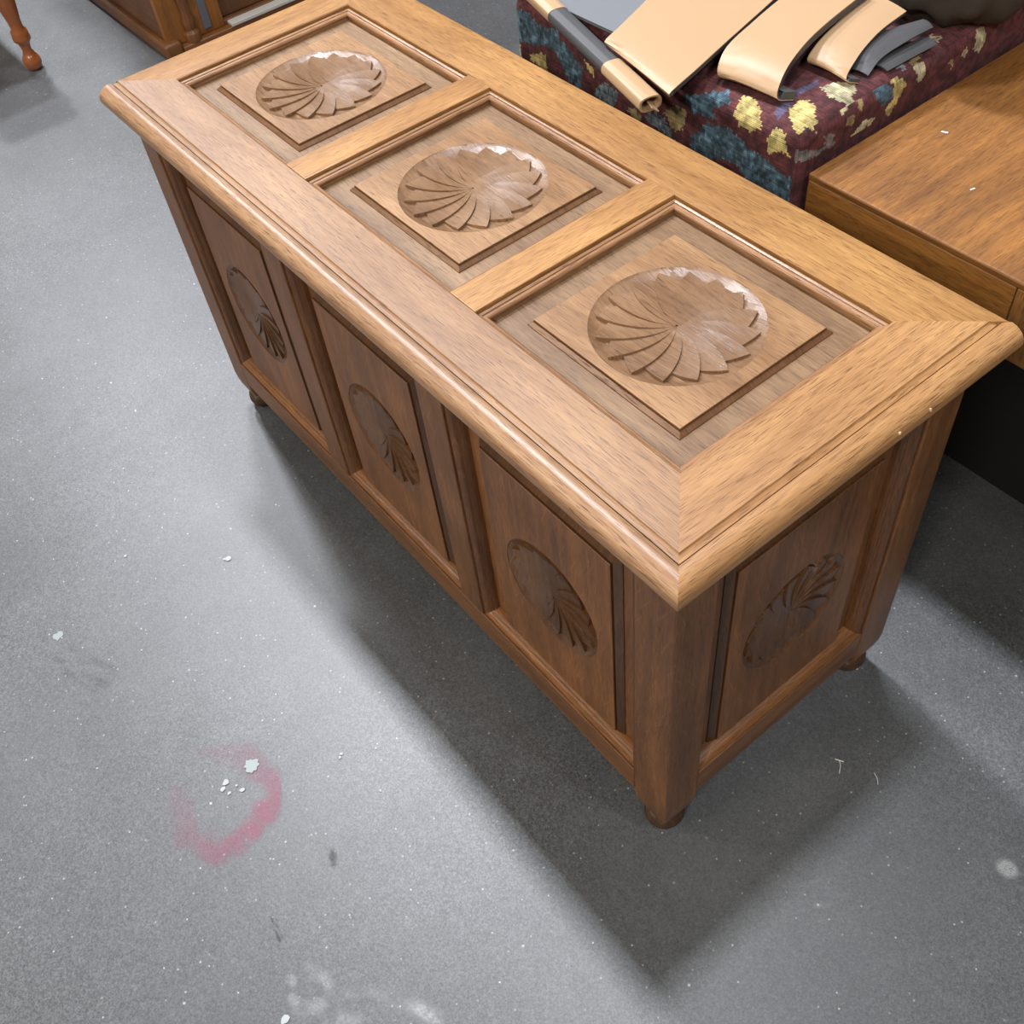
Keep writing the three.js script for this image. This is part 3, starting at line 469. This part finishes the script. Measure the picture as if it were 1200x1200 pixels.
      const g = crease(T.geo(), 40); g.translate(0.66, -0.53, 0.48); return g;
    };
    part('tan_section', sec(-0.1, 0.372, 0.06), tan, o); part('charcoal_section', sec(0.3, 0.78, 0), char, o); part('tan_section', sec(0.757, 1, 0.07), tan, o);
    // loose inner lap showing in the open end
const lap = sheet([[-0.56, 0.549, -0.451], [-0.49, 0.548, -0.431], [-0.468, 0.545, -0.424]], [[-0.56, 0.554, -0.443], [-0.49, 0.553, -0.423], [-0.472, 0.551, -0.417]], 0, 0.0015, 10, 4, 0); lap.translate(0.66, -0.53, 0.48); part('inner_lap', lap, tan, o);
  }
  // dark bag slumped at the back of the stool
  {
    const im = new ImprovedNoise(), g = new THREE.SphereGeometry(1, 64, 44), p = g.attributes.position, q = new THREE.Vector3();
    for (let i = 0; i < p.count; i++) { q.fromBufferAttribute(p, i); const f = 1 + 0.16 * im.noise(q.x * 2.2 + 3, q.y * 3, q.z * 2.2) + 0.05 * Math.sin(9 * q.x + 5 * q.z + 4 * im.noise(q.x * 3, q.y * 3, q.z * 3 + 9)); q.multiplyScalar(f); q.y = Math.max(q.y, -0.6); p.setXYZ(i, q.x * 0.1 + 0.02 * (q.y + 0.6), (q.y + 0.6) * 0.13, q.z * 0.11); }
    const h = mergeVertices((g.deleteAttribute('normal'), g.deleteAttribute('uv'), g)); h.computeVertexNormals();
    const o = thing('cloth_bag', 'dark grey-brown cloth bag slumped on the back of the stool', 'bag', [-0.4, BY + 0.001, -0.85]);
    part('bag_body', h, new THREE.MeshStandardMaterial({ color: 0x3a342d, roughness: 0.85 }), o);
  }
}

// ---------- cabinet far left ----------
{
  const tx = oak(71, [140, 96, 58], [98, 64, 38], 5000, 0.35, 0, 512), mA = wood(tx, [0.8, 0.78, 0.74], 0.5), mB = wood(tx, [1.5, 1.3, 0.75], 0.45), mC = wood(tx, [1.05, 0.95, 0.8], 0.4), grey = new THREE.MeshStandardMaterial({ color: 0x6b6b73, roughness: 0.5 });
  const x1 = -2.175, x0 = -2.66, z1 = -0.452, z0 = -1.5, Hc = 0.86;
  const c = thing('cabinet', 'dark wooden cabinet with a turned corner column beyond the chest', 'cabinet', [(x0 + x1) / 2, 0, (z0 + z1) / 2]);
  const cm = new THREE.Matrix4().makeTranslation(-(x0 + x1) / 2, 0, -(z0 + z1) / 2);
  const bd = (name, a, b, cc, d, e, f, gr, m, r = 0.003, label) => { const g = new RoundedBoxGeometry(b - a, d - cc, f - e, 3, r); g.translate((a + b) / 2, (cc + d) / 2, (e + f) / 2); return part(name, finish(g, cm, gr, 12), m, c, label); };
  bd('plinth', x0 - 0.014, x1 + 0.02, 0, 0.036, z1 - 0.03, z1 + 0.016, 'x', mC, 0.01); bd('front_plinth', x1 - 0.03, x1 + 0.02, 0, 0.018, z0, z1 - 0.03, 'z', mC, 0.004);
  bd('side_board', x0, x1 - 0.02, 0.036, Hc, z1 - 0.02, z1, 'x', mA); bd('back_board', x0, x0 + 0.02, 0.036, Hc, z0, z1 - 0.02, 'y', mA); bd('side_board', x0, x1 - 0.02, 0.036, Hc, z0, z0 + 0.02, 'x', mA);
  bd('top_board', x0 - 0.02, x1 + 0.03, Hc, Hc + 0.03, z0 - 0.02, z1 + 0.03, 'x', mA);
  for (const [a, b] of [[-0.607, z1], [z0, z0 + 0.15]]) bd('front_stile', x1 - 0.02, x1, 0.018, Hc, a, b, 'y', mB);
  const colm = new THREE.LatheGeometry([[0, 0.036], [0.02, 0.036], [0.02, 0.055], [0.012, 0.062], [0.017, 0.085], [0.011, 0.1], [0.016, 0.13], [0.013, 0.4], [0.016, 0.7], [0.018, 0.84], [0, 0.84]].map((p) => new THREE.Vector2(...p)), 24); colm.translate(x1 + 0.002, -0.018, -0.518); part('turned_column', finish(colm, cm, 'y', 50), mC, c);
  bd('grey_inlay', x1 - 0.001, x1 + 0.004, 0.03, 0.84, -0.572, -0.552, 'y', grey, 0.001, 'grey strip on the stile');
  bd('bottom_rail', x1 - 0.02, x1 - 0.001, 0.018, 0.03, z0 + 0.15, -0.607, 'z', mA); bd('door_panel', x1 - 0.03, x1 - 0.018, 0.03, Hc, z0 + 0.15, -0.607, 'y', mA);
  bd('ledge', x1 - 0.012, x1 + 0.024, 0.018, 0.027, z0 + 0.16, -0.615, 'z', new THREE.MeshStandardMaterial({ color: 0xcac6be, roughness: 0.35 }), 0.002, 'ledge under the door panel with its highlight painted pale');  // top of the base moulding; the light it catches is painted into its colour
}
// ---------- turned-leg footstool, only one leg in view ----------
{
  const m = new THREE.MeshPhysicalMaterial({ color: new THREE.Color().setRGB(0.3, 0.085, 0.02), roughness: 0.3, clearcoat: 0.5, clearcoatRoughness: 0.2 });
  const t = thing('footstool', 'orange-brown wooden footstool with a turned ball-footed leg', 'footstool', [-2.62, 0, -0.186]);
  const prof = [[0, 0], [0.012, 0], [0.018, 0.005], [0.0215, 0.016], [0.021, 0.026], [0.016, 0.036], [0.0125, 0.04], [0.0135, 0.0425], [0.011, 0.046], [0.012, 0.058], [0.0145, 0.066], [0.0205, 0.072], [0.021, 0.079], [0.0195, 0.0835], [0.0205, 0.086], [0.0195, 0.094], [0.0145, 0.101], [0.015, 0.115], [0.021, 0.15], [0.024, 0.172], [0.0235, 0.184], [0.02, 0.189], [0.0235, 0.193], [0.0255, 0.205], [0.0235, 0.217], [0.02, 0.222], [0.021, 0.245], [0, 0.245]].map((p) => new THREE.Vector2(...p));
  for (const [x, z] of [[0.23, 0], [-0.21, 0], [0.23, 0.12], [-0.21, 0.12]]) { const g = new THREE.LatheGeometry(prof, 36); g.translate(x, 0, z); part('leg', g, m, t); }
  const top = new RoundedBoxGeometry(0.5, 0.03, 0.16, 3, 0.008); top.translate(0.01, 0.26, 0.06); part('seat', top, m, t);
}
// ---------- litter on the floor ----------
{
  const wm = new THREE.MeshStandardMaterial({ color: 0xc9c9c4, roughness: 0.6 });
  const tube = (pts, r) => new THREE.TubeGeometry(new THREE.CatmullRomCurve3(pts.map((p) => new THREE.Vector3(...p))), 16, r, 6);
  const a = thing('tag_fastener', 'tiny white T-shaped plastic tag fastener on the floor', 'litter', [0.067, 0, -0.224]);
  part('stem', tube([[-0.004, 0.001, -0.004], [0.001, 0.0012, 0.0], [0.007, 0.001, 0.009]], 0.0006), wm, a); part('bar', tube([[-0.0085, 0.001, -0.0015], [-0.004, 0.0012, -0.004], [0.0005, 0.001, -0.0065]], 0.0008), wm, a);
  const b = thing('plastic_thread', 'short curved white plastic thread on the floor beside the tag fastener', 'litter', [0.106, 0, -0.242]);
  part('thread', tube([[-0.006, 0.0008, -0.004], [0.001, 0.0009, -0.001], [0.006, 0.0008, 0.004]], 0.0005), wm, b);
}
{
  const wm = new THREE.MeshStandardMaterial({ color: 0xd8d6cf, roughness: 0.7 });
  for (const [x, z, r, a, label] of [[-0.262, -0.677, 0.004, 0.4, 'tiny white paper fleck on the oak table near the tapestry stool'], [-0.174, -0.608, 0.003, 1.3, 'tiny white paper fleck on the oak table near its front edge']]) {
    const t = thing('paper_fleck', label, 'litter', [x, 0.4921, z]), g = new RoundedBoxGeometry(r * 2, 0.0008, r * 0.7, 2, 0.0003); g.rotateY(a); g.translate(0, 0.0004, 0); part('fleck', g, wm, t);
  }
}
renderer.render(scene, camera);
